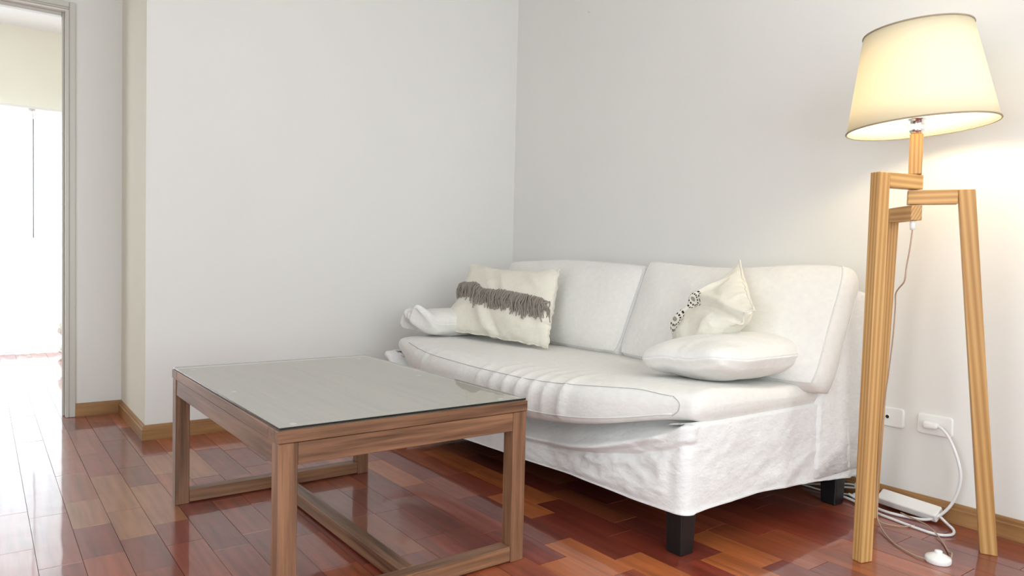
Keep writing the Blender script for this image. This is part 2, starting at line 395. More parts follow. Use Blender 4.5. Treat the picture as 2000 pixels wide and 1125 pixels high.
for pl in planks:
    k, xa, xb, ya, yb = pl; col_ = plank_colour(k, (ya+yb)/2, ya, yb); g = .0005; dz = random.uniform(-.0005, .0003)
    if pl in single:
        o = bpy.data.objects.new('plank', PLANK); COL.objects.link(o); o.parent = floor
        o.location = ((xa+xb)/2, (ya+yb)/2, dz); o.scale = (xb-xa-2*g, ya-yb-2*g, 1); o.color = c4(col_)
        o.rotation_euler = (random.uniform(-.0006, .0006), random.uniform(-.0022, .0022), 0)
    else:
        n = len(vs); vs += [(xa+g, yb+g, dz), (xb-g, yb+g, dz), (xb-g, ya-g, dz), (xa+g, ya-g, dz)]
        vs += [(x_, y_, -.004) for x_, y_, z_ in vs[n:n+4]]
        for f in [(0, 1, 2, 3), (0, 4, 5, 1), (1, 5, 6, 2), (2, 6, 7, 3), (3, 7, 4, 0)]: fs.append(tuple(n+q for q in f)); cols += [c4(col_)]*4
me = bpy.data.meshes.new('far_planks'); me.from_pydata(vs, [], fs)
ca = me.color_attributes.new('Col', 'FLOAT_COLOR', 'CORNER')
for i, c in enumerate(cols): ca.data[i].color = c
me.materials.append(M_FLOORS)
rest = bpy.data.objects.new('far_planks', me); COL.objects.link(rest); rest.parent = floor; rest['kind'] = 'stuff'

# ------------------------------------------------------------------ next room: sheer curtains, rail, wand
def curtain(name, x0, x1, y, z0, z1, folds, ph, label):
    nx, nz = 140, 26; vs, fs = [], []
    for i in range(nx+1):
        s = i/nx; x = x0+(x1-x0)*s
        for j in range(nz+1):
            t = j/nz; amp = .028*(1-.35*t)
            yy = y + amp*math.sin(2*PI*folds*s+ph+.5*math.sin(5*s+t)) + .01*noise.noise((x*6, t*2, ph))
            zz = z0 + (z1-z0)*t + (.012*math.sin(2*PI*folds*s*.7+ph*2) if j == 0 else 0)
            vs.append((x + .01*math.sin(7*s+3*t+ph), yy, zz))
    for i in range(nx):
        for j in range(nz): a = i*(nz+1)+j; fs.append((a, a+nz+1, a+nz+2, a+1))
    return tag(mesh(name, vs, fs, M_SHEER, None, True), label, 'curtain', 'sheer curtains over the bright window')
curtain('sheer_curtain', -3.68, -2.345, YF-.09, .018, 1.958, 13, .3, 'sheer white curtain left of the dangling wand, beyond the doorway')
curtain('sheer_curtain', -2.335, -1.22, YF-.10, .018, 1.958, 11, 1.9, 'sheer white curtain right of the dangling wand, beside the door jamb')
rl = thing('curtain_rail', (-2.45, YF-.095, 1.985), 'white curtain rail fixed under the cream wall above the window', 'curtain rail')
P(box('rail', (-3.75, YF-.125, 1.985), (-1.15, YF-.065, 2.005), M_PLASTIC, None, .003, 1), rl)
P(box('glider', (-2.36, YF-.12, 1.966), (-2.31, YF-.07, 1.984), M_PLASTIC, None, .004, 2), rl)
wd = thing('curtain_wand', (-2.33, YF-.20, .95), 'thin grey curtain wand hanging down between the sheer curtains', 'curtain wand')
tube('rod', [(-2.33, YF-.20, .95), (-2.33, YF-.20, 1.45), (-2.33, YF-.20, 1.895)], .0045, plain('grey_wand', (.30, .33, .33), .4), wd, 8, 2)
tube('hook', [(-2.33, YF-.20, 1.895), (-2.332, YF-.19, 1.94), (-2.335, YF-.122, 1.975)], .003, M_CHROME, wd, 6, 4)
def lump(name, c, r, sx, sy, sz, mat, seed):
    bm = bmesh.new(); bmesh.ops.create_icosphere(bm, subdivisions=5, radius=1)
    for v in bm.verts:
        q = v.co.copy(); n = noise.noise((q.x*2+seed, q.y*2, q.z*2)); rdg = 1-abs(noise.noise((q.x*3.5, q.y*3.5+seed, q.z*5)))*2
        v.co = Vector((q.x*sx, q.y*sy, q.z*sz))*(1+.16*n+.10*rdg)
    return from_bm(name, bm, mat, None, True, Matrix.Translation(c))
o = lump('cloth_bundle', (-2.085, 3.2, .228), 1, .085, .08, .085, M_CREAMCLOTH, 3)
tag(o, 'crumpled cream cloth bundle half hidden by the door jamb', 'cloth')
bt = lump('pouf', (-2.06, 3.2, .058), 1, .10, .12, .060, M_CUSH, 8); tag(bt, 'low white cushion on the floor beneath the cream bundle', 'cushion')

# ------------------------------------------------------------------ coffee table
TT = math.radians(.62); TW, TD, TH, LW = .719, 1.055, .467, .0455
troot = thing('coffee_table', (-2.136, -2.007, 0), 'square-legged walnut coffee table with a clear glass sheet on top', 'table')
troot.rotation_euler = (0, 0, TT); bpy.context.view_layer.update(); TM = troot.matrix_world.copy()
def T(u, v, z): return TM @ Vector((u, v, z))
TXV = (math.cos(TT), math.sin(TT), 0); TYV = (-math.sin(TT), math.cos(TT), 0)
SL0, SL1 = .432, .4605      # top slab
ins = .002
for u in (ins+LW/2, TW-ins-LW/2):
    for v in (ins+LW/2, TD-ins-LW/2): beam('leg', T(u, v, 0), T(u, v, SL0-.0015), LW, LW, TXV, M_WALNUT, troot, .0015)
ap = .052
for v in (ins+.012+.002, TD-ins-.012-.002): beam('apron', T(LW+ins+.0005, v, SL0-ap/2-.002), T(TW-LW-ins-.0005, v, SL0-ap/2-.002), .024, ap, TYV, M_WALNUT, troot, .001)
for u in (ins+.012+.002, TW-ins-.012-.002): beam('apron', T(u, LW+ins+.0005, SL0-ap/2-.002), T(u, TD-LW-ins-.0005, SL0-ap/2-.002), .024, ap, TXV, M_WALNUT, troot, .001)
stz = .042
for v in (ins+LW/2, TD-ins-LW/2): beam('stretcher', T(LW+ins+.0005, v, stz/2+.004), T(TW-LW-ins-.0005, v, stz/2+.004), LW-.002, stz, TYV, M_WALNUT, troot, .0015)
beam('centre_stretcher', T(TW/2+.002, LW+ins, stz/2+.004), T(TW/2+.002, TD-LW-ins, stz/2+.004), LW, stz, TXV, M_WALNUT, troot, .0015)
# top slab: framing rails and the boards of the panel, grain along their own length
rw = .07
def slab(name, u0, u1, v0, v1, along_u):
    if along_u: return beam(name, T(u0, (v0+v1)/2, (SL0+SL1)/2), T(u1, (v0+v1)/2, (SL0+SL1)/2), v1-v0, SL1-SL0, TYV, M_WALNUT, troot, .001)
    return beam(name, T((u0+u1)/2, v0, (SL0+SL1)/2), T((u0+u1)/2, v1, (SL0+SL1)/2), u1-u0, SL1-SL0, TXV, M_WALNUT, troot, .001)
nb = 6
for i in range(nb): a = i*TW/nb; slab('board', a+.0002, a+TW/nb-.0002, rw+.0002, TD-rw-.0002, False)
slab('end_board', 0, TW, 0, rw, True); slab('end_board', 0, TW, TD-rw, TD, True)
gl = box('glass_sheet', (.004, .004, SL1+.0025), (TW-.004, TD-.004, SL1+.0075), M_GLASS); gl.matrix_world = TM; 
gl.data.materials.append(M_GEDGE)
for f in gl.data.polygons:
    if abs(f.normal.z) < .5: f.material_index = 1
P(gl, troot); gl['label'] = 'clear glass sheet with dark edges'
M_PAD = plain('clear_bumper', (.55, .56, .53), .3)
for u, v in ((.055, .055), (.055, TD-.06), (TW-.055, TD-.06), (TW-.055, .06), (.055, TD/2), (TW-.055, TD/2)):
    lathe('bumper', [(.008, SL1), (.008, SL1+.0024)], M_PAD, TM @ Matrix.Translation((u, v, 0)), troot, 16, False, True)

# ------------------------------------------------------------------ sofa
YA, YB = -.345, -2.262        # left and right ends
sofa = thing('sofa', (-.55, (YA+YB)/2, 0), 'white slipcovered two-cushion sofa on black legs against the wall', 'sofa')
def leg(x, y):
    bm = bmesh.new(); bbox(bm, (-.034, -.034, 0), (.034, .034, .16), .005, 2)
    for v in bm.verts: f = .82+.18*(v.co.z/.16); v.co.x *= f; v.co.y *= f
    P(from_bm('leg', bm, M_BLACK, None, False, Matrix.Translation((x, y, 0))), sofa)
for x, y in ((-.995, -2.215), (-.165, -2.225), (-.995, -.42), (-.165, -.42)): leg(x, y)
# upholstered frame inside the cover
P(box('underside', (-.97, YB+.04, .122), (-.05, YA-.03, .16), M_DARK), sofa)  # near-black colour, set low, paints in the deep shade under the sofa
P(box('base', (-.935, YB+.02, .16), (-.06, YA-.02, .383), M_COVER, None, .02, 3), sofa)
# backrest frame in its cover: side profile run along the sofa
prof = [(-.365, .13), (-.365, .40), (-.345, .46), (-.29, .56), (-.235, .66), (-.185, .735), (-.165, .762), (-.135, .775), (-.07, .775), (-.045, .765), (-.035, .74), (-.035, .45), (-.035, .13)]
pf = catmull([(a, 0, b) for a, b in prof], 4); N = len(pf); ny = 90; vs, fs = [], []
ends = [(0, .90), (.004, .95), (.012, .985), (.024, 1)]
st = [(YA-d, s) for d, s in ends] + [(YA-.024 + (YB-YA+.048)*i/ny, 1) for i in range(1, ny)] + [(YB+d-.012, s) for d, s in reversed(ends)]
cx_, cz_ = -.18, .42
for y, s in st:
    for q in pf:
        x_, z_ = cx_+(q.x-cx_)*s, cz_+(q.z-cz_)*s if q.z > .2 else q.z
        n = noise.noise((x_*9, y*7, z_*8))*.008 + (1-abs(noise.noise((x_*11+z_*7, y*9, z_*6))))*.006
        vs.append((x_-n*.6, y + (n if s < 1 else 0)*(1 if y > -1 else -1), z_+n*.4))
for i in range(len(st)-1):
    for j in range(N): l = (j+1) % N; fs.append((i*N+j, (i+1)*N+j, (i+1)*N+l, i*N+l))
fs += [tuple(range(N)), tuple((len(st)-1)*N+j for j in range(N-1, -1, -1))]
P(mesh('backrest', vs, fs, M_COVER, None, True), sofa)
# skirt of the slipcover: hem, swagged upper fold, loose cloth running back up under the seat cushion
def lerp(tab, x):
    if x <= tab[0][0]: return tab[0][1]
    for (a, va), (b, vb) in zip(tab, tab[1:]):
        if x <= b: return va+(vb-va)*(x-a)/(b-a)
    return tab[-1][1]
XF, XBK = -1.035, -.04; RC = .035
plan = []   # (x,y,nx,ny,kind,coord)
def arc(cx, cy, a0, a1, n, kind):
    for i in range(n+1):
        a = a0+(a1-a0)*i/n; plan.append((cx+RC*math.cos(a), cy+RC*math.sin(a), math.cos(a), math.sin(a), kind))
nL = 30
for i in range(nL): plan.append((XBK+(XF+RC-XBK)*i/nL, YA, 0, 1, 'left'))
arc(XF+RC, YA-RC, PI/2, PI, 8, 'corner')
nF = 220
for i in range(1, nF): plan.append((XF, YA-RC+(YB-YA+2*RC)*i/nF, -1, 0, 'front'))
arc(XF+RC, YB+RC, PI, 3*PI/2, 10, 'corner')
nS = 120
for i in range(1, nS+1): plan.append((XF+RC+(XBK-XF-RC)*i/nS, YB, 0, -1, 'right'))
SIDE_HEM = [(-1.05, .128), (-.95, .134), (-.69, .139), (-.40, .124), (-.11, .100), (0, .098)]
FR_HEM = [(-2.26, .128), (-2.06, .124), (-1.77, .126), (-1.5, .116), (-1.0, .10), (-.4, .10)]
def swag(y):
    s = (y-YA)/(YB-YA); return .18*(1-abs(2*s-1)**2.5)
nh, ni = 44, 10; vs, fs = [], []
for (x, y, nx_, ny_, kd) in plan:
    front = 1.0 if kd == 'front' else (.0 if kd in ('left', 'right') else max(0., -nx_)*.4)
    hem = lerp(SIDE_HEM, x) if kd in ('right', 'left') else lerp(FR_HEM, y)
    if kd == 'corner' and ny_ < 0: hem = .128
    zt = .388 - (swag(y) if front else 0)
    zt = .388 - swag(y)*(sm(YA, YA-.12, y)*sm(YB, YB+.06, y) if front else 0)
    for j in range(nh+1):
        t = j/nh; z = hem+(zt-hem)*t
        f = noise.noise((x*5, y*5, z*12))*.006
        if front:
            a = sm(-1.2, -2.1, y)
            a *= 1-sm(-2.17, -2.21, y); cr = noise.noise((y*7+z*5, z*17-y*3.5, 3.)); c2 = noise.noise((y*15-z*6, z*30+y*4, 6.)); f += a*(.009*(1-abs(cr)*2)+.004*(1-abs(c2)*2))*sm(.0, .2, t)*(1-sm(.72, .9, t))
            f += .019*math.exp(-((t-.96)/.08)**2)*(1-.8*sm(-2.02, -2.2, y)) - .012*math.exp(-((t-.80)/.07)**2) + .010*math.exp(-((t-.84)/.05)**2)*sm(-.6, -1.4, y)
            zc = lerp([(-2.25, .365), (-2.08, .325), (-1.9, .255), (-1.75, .225), (-1.6, .2)], y); f += .020*math.exp(-((z-zc)/.014)**2)*sm(-1.62, -1.8, y)*(1-sm(-2.12, -2.2, y))
            f += .014*sm(YB+.30, YB+.02, y)*0
        else:
            cr = noise.noise((x*7-z*9, z*9+x*4, 8.)); c2 = noise.noise((x*16-z*15, z*18+x*9, 5.)); f += (.007*(1-abs(cr)*2)+.003*(1-abs(c2)*2))*(.45+.55*sm(-.5, -.1, x))*sm(-1.02, -.93, x)
            if kd == 'right': f += .008*math.exp(-((x+.16+.1*(z-.2))/.018)**2)
        f += .004*math.exp(-((t-.0)/.02)**2)
        vs.append((x+nx_*f, y+ny_*f, z))
    for j in range(1, ni+1):
        t = j/ni; ins_ = .10*sm(0, 1, t) if front else .03*t
        z = zt+((.372 if front else .388)-zt)*t**1.3 + (.006*math.sin(PI*t))
        ff = .004*noise.noise((y*6, z*20, 1))
        if front: ins_ += .02*math.sin(PI*min(1, t*1.1))*(swag(y)/.18)
        vs.append((x-nx_*(ins_+ff), y-ny_*(ins_+ff), z))
H = nh+ni+1
for i in range(len(plan)-1):
    for j in range(H-1): a = i*H+j; fs.append((a, a+H, a+H+1, a+1))
sk = P(mesh('skirt', vs, fs, M_COVER, None, True), sofa)
md = sk.modifiers.new('thickness', 'SOLIDIFY'); md.thickness = .0025; md.offset = 1
hemline = [Vector(vs[i*H+3]) for i in range(0, len(plan))]
tube('hem_seam', [h+Vector((plan[i][2], plan[i][3], 0))*.0003 for i, h in enumerate(hemline)], .0012, M_SEAM, sk, 5, raw=True)
ci = [i for i, q in enumerate(plan) if q[4] == 'front'][-4]
tube('corner_seam', [Vector(vs[ci*H+j])+Vector((-.001, 0, 0)) for j in range(0, nh-1)], .0014, M_SEAM, sk, 5, raw=True)

# seat cushion: bow-fronted mattress
def xfront(y):
    s = (y-YA)/(YB-YA); return -.985-.16*(1-abs(2*(s-.02)-1)**2.2)*(1 if 0 <= s <= 1 else 0)
def zt_seat(x, y):
    base = .468 + .030*sm(-1.55, -2.2, y)*sm(-.45, -.95, x) + .006*sm(-.9, -.5, y)
    return base + .010*math.sin((x+.2)*3.2)
def zb_seat(x, y):
    s = (y-YA)/(YB-YA); return .388 - .112*sm(-.93, -1.12, x)*(1-abs(2*s-1)**4)
NS, NC = 170, 88; vs, fs = [], []
YS0, YS1 = YA-.005, YB-.006
sts = []
for i in range(NS+1):
    e_ = i/NS; y = YS0+(YS1-YS0)*e_
    sts.append(y)
ring = {}
def seat_pt(y, a, r=.05):
    dL = abs(YS0-y); dR = abs(y-YS1); d = min(dL, dR); rr = .06 if dL < dR else .028
    k = 1 if d > rr else max(0.02, (1-(1-d/rr)**2.6))**(1/2.6)
    c, s_ = math.cos(a), math.sin(a); sx = math.copysign(abs(c)**(2/9.), c); sz = math.copysign(abs(s_)**(2/2.7), s_)
    xb, xf = -.20, xfront(y); xm, hx = (xb+xf)/2, (xb-xf)/2
    x = xm+hx*sx*(.93+.07*k); zt, zb = zt_seat(x, y), zb_seat(x, y); z = (zt+zb)/2+(zt-zb)/2*sz*(k if k < 1 else 1)
    return Vector((x, y, z)), sx, sz
for y in sts:
    for j in range(NC):
        a = 2*PI*j/NC; p_, sx, sz = seat_pt(y, a)
        fr = sm(-.80, -1.0, p_.x)
        n = noise.noise((p_.x*7, p_.y*3.2, p_.z*9))*.006
        cr = 0
        for yc, wd_, am in ((-.72, .018, .5), (-.84, .015, .8), (-.93, .02, .5), (-1.18, .02, .3), (-1.33, .015, .6), (-1.42, .014, .8), (-1.50, .013, .9), (-1.575, .012, .9), (-1.645, .014, 1.), (-1.71, .012, .8), (-1.79, .016, 1.1)):
            cr += am*math.exp(-((p_.y-yc+.10*(p_.z-.4))/wd_)**2)
        p_ = p_ + Vector((-1, 0, .35))*(.009*cr*fr*(1 if sz > -.5 else .3)) + Vector((-.6*fr, 0, .5 if sz > 0 else -.3))*n
        if sz > 0 and p_.x > -.95: p_.z += .004*(1-abs(noise.noise((p_.x*14, p_.y*2.0, 5)))*1.6)*sm(-.6, -1.2, p_.y)
        vs.append(p_)
for i in range(NS):
    for j in range(NC): l = (j+1) % NC; fs.append((i*NC+j, i*NC+l, (i+1)*NC+l, (i+1)*NC+j))
fs += [tuple(range(NC-1, -1, -1)), tuple(NS*NC+j for j in range(NC))]
seat = P(mesh('seat_cushion', vs, fs, M_CUSH, None, True), sofa)
def seat_line(ang, y0, y1, r, mat, nm, n=90, off=.0015):
    pts = []
    for i in range(n+1):
        y = y0+(y1-y0)*i/n
        # nearest mesh vertex ring
        fi = (y-YS0)/(YS1-YS0)*NS; i0 = min(NS-1, max(0, int(fi))); t = fi-i0; fj = ang(y)/(2*PI)*NC % NC; j0 = int(fj); s = fj-j0; j1 = (j0+1) % NC
        A = Vector(vs[i0*NC+j0]).lerp(Vector(vs[i0*NC+j1]), s); B = Vector(vs[(i0+1)*NC+j0]).lerp(Vector(vs[(i0+1)*NC+j1]), s); q = A.lerp(B, t)
        d = Vector((-1, 0, .8 if math.sin(ang(y)) > 0 else -.8)).normalized(); pts.append(q+d*off)
    return tube(nm, pts, r, mat, seat, 6, raw=True)
seat_line(lambda y: PI-.70+.25*sm(-2.05, -2.2, y), -.55, -2.19, .0012, M_SEAM, 'top_seam')
seat_line(lambda y: PI+.27-.05*sm(-2.05, -2.2, y), -.55, -2.19, .0024, M_PIPE, 'piping', off=.001)
# short curved seam closing the front panel at the right end
def seat_at(y, a):
    fi = (y-YS0)/(YS1-YS0)*NS; i0 = min(NS-1, max(0, int(fi))); t = fi-i0; fj = a/(2*PI)*NC % NC; j0 = int(fj); s = fj-j0; j1 = (j0+1) % NC
    A = Vector(vs[i0*NC+j0]).lerp(Vector(vs[i0*NC+j1]), s); B = Vector(vs[(i0+1)*NC+j0]).lerp(Vector(vs[(i0+1)*NC+j1]), s); return A.lerp(B, t)
pts = []
for i in range(21):
    t = i/20; a = PI-.45+(.77)*t; y = -2.19-.025*math.sin(PI*t); pts.append(seat_at(y, a)+Vector((-.0015, 0, 0)))
tube('end_seam', pts, .0012, M_SEAM, seat, 5, raw=True)

# generic stuffed cushion -----------------------------------------------------
def cushion(name, Wd, Ht, Tk, band, mw, mat, nu=56, nv=44, p=2.6, q=.75, pull=.0, corner=.0, wr=.006, wscale=8, seed=0., fn=None, sides=5, bulge=.02, front=1., back=1.):
    """local X width, Y height, Z towards the front; returns object and a front-surface function"""
    def outline(u, v):
        x = Wd/2*u*(1-pull*(1-v*v)*abs(u)**2); y = Ht/2*v*(1-pull*(1-u*u)*abs(v)**2)
        k = corner*(abs(u)**6)*(abs(v)**6); return x*(1-k), y*(1-k)
    def thick(u, v): return max(0., (1-abs(u)**p)*(1-abs(v)**p))**q
    def wrk(x, y, sgn): 
        n = noise.noise((x*wscale+seed, y*wscale, seed*3.1+sgn)); r_ = 1-abs(noise.noise((x*wscale*.8+y*wscale*.9+seed, y*wscale*.5-x*2, seed+sgn*4)))*2
        return wr*(.6*n+.7*r_)
    def surf(u, v, sgn):
        x, y = outline(u, v); t = thick(u, v); ed = min(1, t*3)
        z = sgn*(band/2+(Tk/2-band/2)*t*(front if sgn > 0 else back)) + sgn*wrk(x, y, sgn)*ed
        P_ = Vector((x, y, z)); return fn(P_, u, v, sgn) if fn else P_
    vs, fs = [], []; us = [math.sin(PI/2*(-1+2*i/nu))*.35+(-1+2*i/nu)*.65 for i in range(nu+1)]; vv = [math.sin(PI/2*(-1+2*j/nv))*.35+(-1+2*j/nv)*.65 for j in range(nv+1)]
    for sgn in (1, -1):
        for u in us:
            for v in vv: vs.append(surf(u, v, sgn))
    n1 = nv+1; off = (nu+1)*n1
    for i in range(nu):
        for j in range(nv):
            a = i*n1+j; fs.append((a, a+n1, a+n1+1, a+1)); a += off; fs.append((a, a+1, a+n1+1, a+n1))
    bd = [(i, 0) for i in range(nu)] + [(nu, j) for j in range(nv)] + [(i, nv) for i in range(nu, 0, -1)] + [(0, j) for j in range(nv, 0, -1)]
    K = len(bd); rows = [[i*n1+j for i, j in bd]]
    for s in range(1, sides):
        r_ = []
        for i, j in bd:
            A = vs[i*n1+j]; B = vs[off+i*n1+j]; t = s/sides; c = A.lerp(B, t); d = Vector((us[i] if abs(us[i]) > .999 else 0, vv[j] if abs(vv[j]) > .999 else 0, 0))
            if d.length: d.normalize()
            b_ = bulge*math.sin(PI*t)+.25*bulge*noise.noise((c.x*14+seed, c.y*14, t*3)); vs.append(c+d*b_); r_.append(len(vs)-1)
        rows.append(r_)
    rows.append([off+i*n1+j for i, j in bd])
    for r0, r1 in zip(rows, rows[1:]):
        for k in range(K): l = (k+1) % K; fs.append((r0[k], r1[k], r1[l], r0[l]))
    bm = bmesh.new(); bvs = [bm.verts.new(v) for v in vs]
    for f in fs: bm.faces.new([bvs[k] for k in f])
    o = from_bm(name, bm, mat, None, True, mw)
    edge_f = [vs[i*n1+j].copy() for i, j in bd]; edge_b = [vs[off+i*n1+j].copy() for i, j in bd]
    return o, surf, edge_f, edge_b
def frame(e1, e2, c):
    e1 = Vector(e1).normalized(); e2 = Vector(e2); e2 = (e2-e1*e2.dot(e1)).normalized(); e3 = e1.cross(e2)
    return Matrix(((e1.x, e2.x, e3.x, c[0]), (e1.y, e2.y, e3.y, c[1]), (e1.z, e2.z, e3.z, c[2]), (0, 0, 0, 1)))
def back_cushion(yc, wdt, seed, dx=0, yawd=0):
    mw = frame((yawd, -1, 0), (.40, 0, .92), (-.345+dx, yc, .648))
    def fn(P_, u, v, s):
        P_ = P_.copy(); P_.z += (.018*(1-u*u)*(-v)*.6 if s > 0 else 0); P_.y += .010*math.sin(3*u+seed)*max(0, v); return P_
    o, sf, ef, eb = cushion('back_cushion', wdt, .425, .215, .115, mw, M_CUSH, 64, 44, 3.2, .8, .012, .035, .0045, 6, seed, fn, 6, .014)
    P(o, sofa)
    for E_ in (ef, eb): tube('piping', [mw @ (v*1.0) for v in E_], .0022, M_PIPE, o, 6, closed=True, raw=True)
    return o
back_cushion(-.915, 1.0, 1.7, .0); back_cushion(-1.88, .895, 5.2, -.005)

# loose arm pillows of the same white cotton
def arm_pillow(c, yaw, L, D, Tk, tilt, seed, label, pinch):
    mw = Matrix.Translation(c) @ Matrix.Rotation(yaw, 4, 'Z') @ Matrix.Rotation(tilt, 4, 'X')
    def fn(P_, u, v, s):
        P_ = P_.copy(); k = pinch*sm(.55, 1, abs(u)) if u < 0 else 0
        P_.z *= 1-.25*k; P_.z += k*.055*(1 if v < 0 else .4) + .03*k*math.sin(6*v); P_.y *= 1-.22*k; return P_
    o, sf, ef, eb = cushion('arm_pillow', L, D, Tk, .012, mw, M_CUSH, 60, 40, 2.6, .50, .0, .11, .007, 9, seed, fn, 3, .004)
    tag(o, label, 'pillow', 'loose white arm pillows')
    tube('piping', [mw @ v for v in ef], .0022, M_PIPE, o, 6, closed=True, raw=True)
    return o
arm_pillow((-.59, -2.075, .552), math.radians(2), .60, .37, .150, math.radians(-4), 2.2, 'plump white pillow lying flat at the lamp end of the sofa seat', .15)
arm_pillow((-.705, -.435, .535), math.radians(2), .54, .24, .135, math.radians(0), 6.6, 'white pillow with a crumpled end at the far end of the sofa seat', 1.)

# throw pillow with the fringe band
mwF = frame((.07, -.72, -.012), (.17, .10, .36), (-.605, -.765, .655))
def fnF(P_, u, v, s):
    P_ = P_.copy(); P_.y += -.018*math.sin(PI*(u+1)/2)*max(0, v) + .006*noise.noise((u*5, v*3, 2)); k_ = max(0, -u)*((1-v)/2)**3; P_.x += .03*max(0, -u)*(1-v*v); P_.x -= .095*k_; P_.z += .06*k_; P_.y -= .02*k_; P_.x -= .085*max(0, u)*(v+1)/2-.035*max(0, u); P_.x -= .032*(v+1)/2; e_ = max(abs(u), abs(v))**14; P_.z += e_*.012*noise.noise((u*9+3, v*9, 1)); P_.x += e_*.008*noise.noise((u*11, v*11, 4)); P_.y += e_*.009*noise.noise((u*11, v*11, 7))
    if s > 0: P_.z += .016*math.exp(-(((u+.18)+.35*(v+.35))/.10)**2)*sm(.15, -.5, v) - .012*math.exp(-(((u+.02)+.35*(v+.35))/.07)**2)*sm(.15, -.5, v)
    return P_
fp, sF, eF, eB = cushion('throw_pillow', .72, .385, .15, .006, mwF, M_CREAMCLOTH, 72, 48, 2.3, .6, .035, .0, .013, 10, 9.1, fnF, 2, .002)
tag(fp, 'cream throw pillow with a grey fringe band across its front', 'pillow')
tube('piping', [mwF @ (v+Vector((0, 0, .0))) for v in eF], .0032, M_CREAMCLOTH, fp, 6, closed=True, raw=True)
vs, fs = [], []
rnd = random.Random(4)
def strand(pts, r):
    n0 = len(vs)
    for i, q in enumerate(pts):
        a = pts[max(0, i-1)]; b = pts[min(len(pts)-1, i+1)]; t = (b-a).normalized(); s = t.orthogonal().normalized(); w = t.cross(s)
        for k in range(4): vs.append(mwF @ (q+(s*math.cos(k*PI/2)+w*math.sin(k*PI/2))*r))
    for i in range(len(pts)-1):
        for k in range(4): l = (k+1) % 4; fs.append((n0+i*4+k, n0+i*4+l, n0+(i+1)*4+l, n0+(i+1)*4+k))
for i in range(360):
    u = -1+2*(i+rnd.random())/360
    vtop = .32 - .17*sm(-.48, -.18, u) + .02*rnd.uniform(-1, 1) - .05*max(0, u)
    ln = rnd.uniform(.26, .52)*(1 if u > -.35 else .85) + .12*math.exp(-((u-.55)/.2)**2)*rnd.random() + .10*(rnd.random() < .06)
    lift = rnd.uniform(.003, .026); sway = rnd.uniform(-.085, .085); pts = []
    for t in (0, .25, .5, .75, 1.):
        uu = max(-1, min(1, u+sway*t*(1+.3*math.sin(9*t+i)))); vv_ = max(-.98, vtop-ln*t); q = sF(uu, vv_, 1); q = q.copy(); q.z += .003+lift*math.sin(PI*min(1, .15+t*.8)); pts.append(q)
    strand(pts, rnd.uniform(.0019, .0029))
fr = P(mesh('fringe', vs, fs, M_FRINGE), fp); fr['kind'] = 'stuff'; fr['label'] = 'grey yarn fringe band'

# throw pillow with printed motif, one corner up
def print_cloth():
    m = M_CREAMCLOTH.copy(); m.name = 'printed_cream_cotton'; nt = m.node_tree; b = [n for n in nt.nodes if n.type == 'BSDF_PRINCIPLED'][0]
    src = b.inputs['Base Color'].links[0].from_socket
    t = nd(nt, 'ShaderNodeTexCoord').outputs['Object']; sep = nd(nt, 'ShaderNodeSeparateXYZ'); nt.links.new(t, sep.inputs[0])
    def mth(op, a, c_=None):
        n = nd(nt, 'ShaderNodeMath', operation=op)
        for i, q in enumerate((a, c_)):
            if q is None: continue
            if isinstance(q, (int, float)): n.inputs[i].default_value = q
            else: nt.links.new(q, n.inputs[i])
        return n.outputs[0]
    tot = None
    for (cx, cy, rx, ry) in PRINTS:
        dx = mth('DIVIDE', mth('SUBTRACT', sep.outputs[0], cx), rx); dy = mth('DIVIDE', mth('SUBTRACT', sep.outputs[1], cy), ry)
        r = mth('SQRT', mth('ADD', mth('MULTIPLY', dx, dx), mth('MULTIPLY', dy, dy)))
        rings = mth('GREATER_THAN', mth('SINE', mth('MULTIPLY', r, 17)), .15); rays = mth('GREATER_THAN', mth('SINE', mth('MULTIPLY', mth('ARCTAN2', dy, dx), 14)), -.35)
        k = mth('MULTIPLY', mth('MULTIPLY', rings, rays), mth('LESS_THAN', r, 1.0)); tot = k if tot is None else mth('MAXIMUM', tot, k)
    tot = mth('MULTIPLY', tot, mth('GREATER_THAN', sep.outputs[2], 0))
    mx = nd(nt, 'ShaderNodeMix', data_type='RGBA'); nt.links.new(tot, mx.inputs[0]); nt.links.new(src, mx.inputs[6]); mx.inputs[7].default_value = (.025, .02, .018, 1)
    nt.links.new(mx.outputs[2], b.inputs['Base Color']); return m
PRINTS = [(-.030, .035, .032, .040), (-.030, -.070, .036, .050)]
mwT = frame((-.65, -.63, -.42), (0, -.73, .68), (-.53, -1.945, .645))
def fnT(P_, u, v, s):
    P_ = P_.copy(); w = (((1+u)/2)*((1-v)/2))**1.3; P_ += Vector((-.42, .68, .47))*(.16*w); P_.x += .075*max(0, -u)*(1-v*v); wl = (((1-u)/2)*((1-v)/2))**2; P_ += Vector((-.02, -.11, -.03))*wl
    if s > 0:
        P_.z += .022*math.exp(-((u+.25+.25*v)/.12)**2)*sm(1, .5, abs(v)) - .020*math.exp(-((u+.48+.2*v)/.10)**2)*sm(1, .6, abs(v))
        P_.z += .014*math.exp(-((v-.35-.5*u)/.10)**2)*sm(-.5, .1, u) - .014*math.exp(-((v-.12-.5*u)/.09)**2)*sm(-.5, .1, u)
    e_ = max(abs(u), abs(v))**14; P_.x += e_*.008*noise.noise((u*11, v*11, 14)); P_.z += e_*.010*noise.noise((u*9, v*9, 17))
    return P_
tp, sT, eT, eTb = cushion('throw_pillow', .40, .40, .16, .006, mwT, print_cloth(), 60, 60, 2.2, .80, .05, .0, .016, 12, 3.3, fnT, 2, .002)
tag(tp, 'crumpled cream throw pillow with black printed motifs, corner pointing up', 'pillow')
tube('piping', [mwT @ v for v in eT], .0028, M_CREAMCLOTH, tp, 6, closed=True, raw=True)

